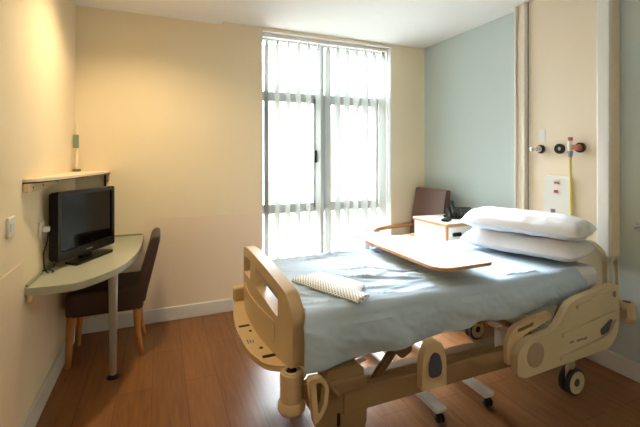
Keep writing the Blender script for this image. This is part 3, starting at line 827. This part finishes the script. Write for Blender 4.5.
put_pillow(pillow(0.77, 0.45, 0.142, 4.7), 2.335, 1.895, 0.990, math.radians(-72), math.radians(1.0), 'upper white pillow on top of the two pillow stack')

# ------------------------------------------------------------------ overbed table
ot = thing('overbed_table', 'white overbed table with wood edging reaching across the bed', 'overbed table', (1.5, 1.95, 0))
TZ = 0.885
pts = smooth_poly([(1.305, 1.545), (1.68, 1.545), (1.68, 2.355), (1.305, 2.355)], [0.10, 0.05, 0.10, 0.06], 8)
core = smooth_poly([(1.308, 1.548), (1.677, 1.548), (1.677, 2.352), (1.308, 2.352)], [0.10, 0.05, 0.10, 0.06], 8)
tt = obj('tabletop', plate(core, [], 'z', TZ-0.014, TZ+0.0012), 'white_laminate', ot)
obj('tabletop_edging', plate(pts, [], 'z', TZ-0.017, TZ-0.001), 'beech', tt, bevel=0.002)
obj('support_bracket', box(1.37, 1.62, 2.24, 2.60, TZ-0.035, TZ-0.017, 0.004), 'alu', ot)
bm = bmesh.new(); add_box(bm, 1.345, 1.375, 2.27, 2.33, TZ-0.045, TZ-0.017, 0.003); obj('tilt_lever', bm, 'beech', ot)
obj('column', box(1.47, 1.53, 2.545, 2.605, 0.08, TZ-0.02, 0.006), 'alu', ot)
obj('base_bar', box(1.37, 1.80, 2.53, 2.60, 0.055, 0.09, 0.005), 'white_plastic', ot)
for x in (1.415, 1.765):
    l = obj('base_leg', box(x-0.035, x+0.035, 1.66, 2.53, 0.060, 0.088, 0.008), 'white_plastic', ot)
    for y in (1.69, 2.50):
        bm = bmesh.new()
        for s in (-1, 1): add_lathe(bm, [(0.006, -0.008), (0.022, -0.008), (0.025, 0), (0.022, 0.008), (0.006, 0.008)], (x+s*0.012, y-0.012, 0.0255), 'x', 18)
        add_box(bm, x-0.01, x+0.01, y-0.02, y+0.01, 0.03, 0.062, 0.003)
        obj('caster', bm, 'black_plastic', l)

# ------------------------------------------------------------------ bed-head panel on the right wall
PX = XR-0.07
hp = thing('bedhead_panel', 'tall cream bedhead service panel with pilasters on the teal wall', 'wall panel', (XR, 1.96, 0.78))
obj('centre_panel', box(PX, XR-0.001, 1.696, 2.236, 0.79, ZC-0.004), 'cream_laminate', hp)
for y0, y1, white, beige in ((0, 0, (1.602, 1.686), (1.598, 1.690)), (0, 0, (2.244, 2.264), (2.242, 2.335))):
    bm = plate(smooth_poly([(XR-0.001, beige[0]), (PX-0.012, beige[0]), (PX-0.012, beige[1]), (XR-0.001, beige[1])], [0, 0.004, 0.004, 0], 4), [], 'z', 0.79, ZC-0.004)
    obj('pilaster', bm, 'cream_laminate', hp, smooth=True)
    bm = plate(smooth_poly([(PX-0.010, white[0]), (PX-0.036, white[0]), (PX-0.036, white[1]), (PX-0.010, white[1])], [0, 0.02, 0.012, 0], 5), [], 'z', 0.79, ZC-0.004)
    obj('white_strip', bm, 'white_plastic', hp, smooth=True)  # plain white plastic strip on the pilaster, not a lamp
obj('white_strip', box(PX-0.03, XR-0.001, 2.336, 2.350, 0.79, ZC-0.004, 0.003), 'white_plastic', hp)
bm = bmesh.new(); add_box(bm, PX-0.003, PX+0.02, 1.6905, 1.6955, 0.79, ZC-0.004); add_box(bm, PX-0.003, PX+0.02, 2.2365, 2.2415, 0.79, ZC-0.004)
obj('grey_joint', bm, 'grey_mark', hp)  # narrow grey strips between centre panel and pilasters

def ring(bm, y, z, r0, r1, d, x=PX):
    add_lathe(bm, [(r0, 0.0), (r1, 0.0), (r1, -d*0.8), (r1-0.004, -d), (r0+0.002, -d), (r0, -d*0.5)], (x-0.0005, y, z), 'x', 24)
def outlet(y, z, label): return thing('gas_outlet', label, 'gas outlet', (PX, y, z), group='medical outlets on the bedhead panel')
g = outlet(2.126, 1.52, 'chrome knobbed outlet with black ring, leftmost on the bedhead panel')
bm = bmesh.new(); ring(bm, 2.120, 1.52, 0.012, 0.034, 0.02); obj('ring', bm, 'black_plastic', g)
bm = bmesh.new(); add_lathe(bm, [(0.026, 0), (0.026, -0.03), (0.02, -0.045), (0.012, -0.05), (0.012, -0.085), (0.016, -0.09), (0.016, -0.105), (0.006, -0.108)], (PX-0.002, 2.125, 1.52), 'x', 20); obj('knob', bm, 'steel', g, smooth=True)
g = outlet(1.965, 1.52, 'black round outlet in the middle of the row on the bedhead panel')
bm = bmesh.new(); ring(bm, 1.965, 1.52, 0.016, 0.038, 0.022); obj('ring', bm, 'black_plastic', g, smooth=True)
bm = bmesh.new(); add_lathe(bm, [(0.014, -0.001), (0.014, -0.012), (0.009, -0.014)], (PX, 1.965, 1.52), 'x', 16); obj('socket', bm, 'white_plastic', g)
bm = bmesh.new(); add_lathe(bm, [(0.018, -0.001), (0.018, -0.010), (0.008, -0.016), (0.003, -0.016)], (PX, 1.893, 1.525), 'x', 18); obj('yellow_dial', bm, 'yellow', g)
g = outlet(1.83, 1.52, 'copper brown oxygen outlet with plugged flow meter on the bedhead panel')
bm = bmesh.new(); ring(bm, 1.812, 1.525, 0.016, 0.036, 0.022); obj('ring', bm, 'black_plastic', g, smooth=True)
bm = bmesh.new(); add_lathe(bm, [(0.026, 0), (0.026, -0.024), (0.016, -0.03), (0.016, -0.05), (0.006, -0.052)], (PX-0.001, 1.812, 1.525), 'x', 20); add_box(bm, PX-0.06, PX-0.03, 1.79, 1.86, 1.51, 1.545, 0.008); obj('connector', bm, 'orange_brown', g, smooth=True)
bm = bmesh.new(); add_tube(bm, [(PX-0.048, 1.858, 1.50), (PX-0.048, 1.858, 1.595)], [0.018, 0.015], 14); obj('flow_meter', bm, 'white_plastic', g, smooth=True)
bm = bmesh.new(); add_tube(bm, [(PX-0.048, 1.858, 1.575), (PX-0.048, 1.858, 1.60)], 0.0165, 14); obj('meter_cap', bm, 'orange_brown', g, smooth=True)
bm = bmesh.new(); add_tube(bm, [(PX-0.048, 1.858, 1.50), (PX-0.048, 1.858, 1.455)], [0.02, 0.012], 14); obj('nozzle', bm, 'lilac', g, smooth=True)
bm = bmesh.new(); add_tube(bm, [(PX-0.048, 1.858, 1.455), (PX-0.046, 1.856, 1.3), (PX-0.044, 1.855, 1.15), (PX-0.046, 1.852, 1.03), (PX-0.06, 1.85, 0.97)], 0.0085, 10)
single('oxygen_tube', bm, 'yellow', 'yellow tube hanging from the outlet down behind the pillows', 'tube', smooth=True)
single('outlet_sign', box(PX-0.003, PX-0.0003, 2.09, 2.145, 1.575, 1.68, 0.001), 'white_plastic', 'small blank white plate above the leftmost outlet', 'plate')
cb = thing('nurse_call_unit', 'white nurse call unit below the outlets on the bedhead panel', 'call unit', (PX, 1.985, 0.98))
obj('housing', plate(rrect(1.875, 2.085, 0.985, 1.315, 0.02), [], 'x', PX-0.022, PX-0.0005), 'white_plastic', cb, bevel=0.006)
obj('socket', box(PX-0.034, PX-0.022, 1.96, 1.995, 1.255, 1.272, 0.003), 'orange_brown', cb)
obj('button', box(PX-0.032, PX-0.022, 1.968, 1.998, 1.185, 1.207, 0.004), 'red', cb)
obj('label_window', box(PX-0.024, PX-0.022, 1.99, 2.025, 1.02, 1.06), 'grey_mark', cb)
# small hook on the wall at the right edge of the picture
bm = bmesh.new(); add_box(bm, XR-0.012, XR-0.0005, 1.47, 1.50, 0.975, 1.04, 0.004); add_tube(bm, [(XR-0.01, 1.485, 1.0), (XR-0.045, 1.485, 0.992), (XR-0.05, 1.485, 1.012)], 0.006, 8)
single('wall_hook', bm, 'alu', 'small hook on the teal wall right of the bedhead panel', 'hook')

# ------------------------------------------------------------------ lights
dl = thing('ceiling_downlight', 'round warm recessed ceiling downlight over the desk corner', 'downlight', (-0.12, 2.78, ZS))
bm = bmesh.new(); add_lathe(bm, [(0.070, -0.001), (0.088, -0.001), (0.090, -0.006), (0.072, -0.008)], (-0.12, 2.78, ZS)); obj('trim_ring', bm, 'white_plastic', dl, smooth=True)

def lamp(name, kind, loc, energy, color, rot=(0, 0, 0), **kw):
    l = bpy.data.lights.new(name, kind); l.energy = energy; l.color = color
    for k, v in kw.items(): setattr(l, k, v)
    o = bpy.data.objects.new(name, l); C.objects.link(o); o.location = loc; o.rotation_euler = rot
    return o
WARM = (1.0, 0.75, 0.42)
lamp('downlight_desk', 'SPOT', (-0.12, 2.78, ZS-0.015), 33, WARM, spot_size=math.radians(150), spot_blend=0.9, shadow_soft_size=0.06)
lamp('unseen_fill_spot', 'SPOT', (-0.05, 0.7, ZS-0.015), 7, WARM, spot_size=math.radians(150), spot_blend=0.9, shadow_soft_size=0.08)  # added warm fill towards the camera end, unseen and without a fitting
# daylight: hazy sky plus a bright lobe added straight ahead to brighten the room
w = bpy.data.worlds.new('sky'); bpy.context.scene.world = w; w.use_nodes = True
nt = w.node_tree; bg = nt.nodes['Background']
tc = nt.nodes.new('ShaderNodeTexCoord'); sp = nt.nodes.new('ShaderNodeSeparateXYZ'); cr = nt.nodes.new('ShaderNodeValToRGB')
nt.links.new(tc.outputs['Generated'], sp.inputs['Vector']); nt.links.new(sp.outputs['Z'], cr.inputs['Fac'])
cr.color_ramp.elements[0].position = 0.0; cr.color_ramp.elements[0].color = (0.82, 0.88, 0.90, 1)
cr.color_ramp.elements[1].position = 0.6; cr.color_ramp.elements[1].color = (0.84, 0.92, 1.0, 1)
nt.links.new(cr.outputs['Color'], bg.inputs['Color'])
def math_node(op, a, b_=None):
    n = nt.nodes.new('ShaderNodeMath'); n.operation = op
    for i, v in enumerate((a, b_)):
        if v is None: continue
        if isinstance(v, (int, float)): n.inputs[i].default_value = v
        else: nt.links.new(v, n.inputs[i])
    return n.outputs[0]
SKY, LOBE_GAIN, LOBE_WID, LOBE_LEAN = 1.55, 42.0, 0.27, 0.0
side = math_node('ADD', sp.outputs['X'], math_node('MULTIPLY', sp.outputs['Y'], LOBE_LEAN))
q = math_node('DIVIDE', side, LOBE_WID)
lobe = math_node('EXPONENT', math_node('MULTIPLY', math_node('MULTIPLY', q, q), -1.0))
up = nt.nodes.new('ShaderNodeMapRange'); up.interpolation_type = 'SMOOTHSTEP'
up.inputs['From Min'].default_value = 0.06; up.inputs['From Max'].default_value = 0.30
nt.links.new(sp.outputs['Z'], up.inputs['Value'])
dn = nt.nodes.new('ShaderNodeMapRange'); dn.interpolation_type = 'SMOOTHSTEP'
dn.inputs['From Min'].default_value = 0.85; dn.inputs['From Max'].default_value = 0.55
nt.links.new(sp.outputs['Z'], dn.inputs['Value'])
fr = math_node('GREATER_THAN', sp.outputs['Y'], 0.0)
lobe = math_node('MULTIPLY', math_node('MULTIPLY', lobe, up.outputs['Result']), math_node('MULTIPLY', dn.outputs['Result'], fr))
nt.links.new(math_node('ADD', SKY, math_node('MULTIPLY', lobe, LOBE_GAIN)), bg.inputs['Strength'])
w.cycles.sampling_method = 'MANUAL'; w.cycles.sample_map_resolution = 512

# ------------------------------------------------------------------ camera
cam = bpy.data.cameras.new('camera'); co = bpy.data.objects.new('camera', cam); C.objects.link(co)
co.location = (0, 0, 1.45); co.rotation_euler = (PI/2, 0, -math.radians(22.75))
cam.sensor_width = 36; cam.lens = 382/640*36; cam.shift_y = -(213.5-158)/640
cam.clip_start = 0.02
S = bpy.context.scene; S.camera = co
S.view_settings.view_transform = 'Standard'; S.view_settings.look = 'None'; S.view_settings.gamma = 1.0
S.view_settings.use_curve_mapping = False; S.view_settings.exposure = 1.75
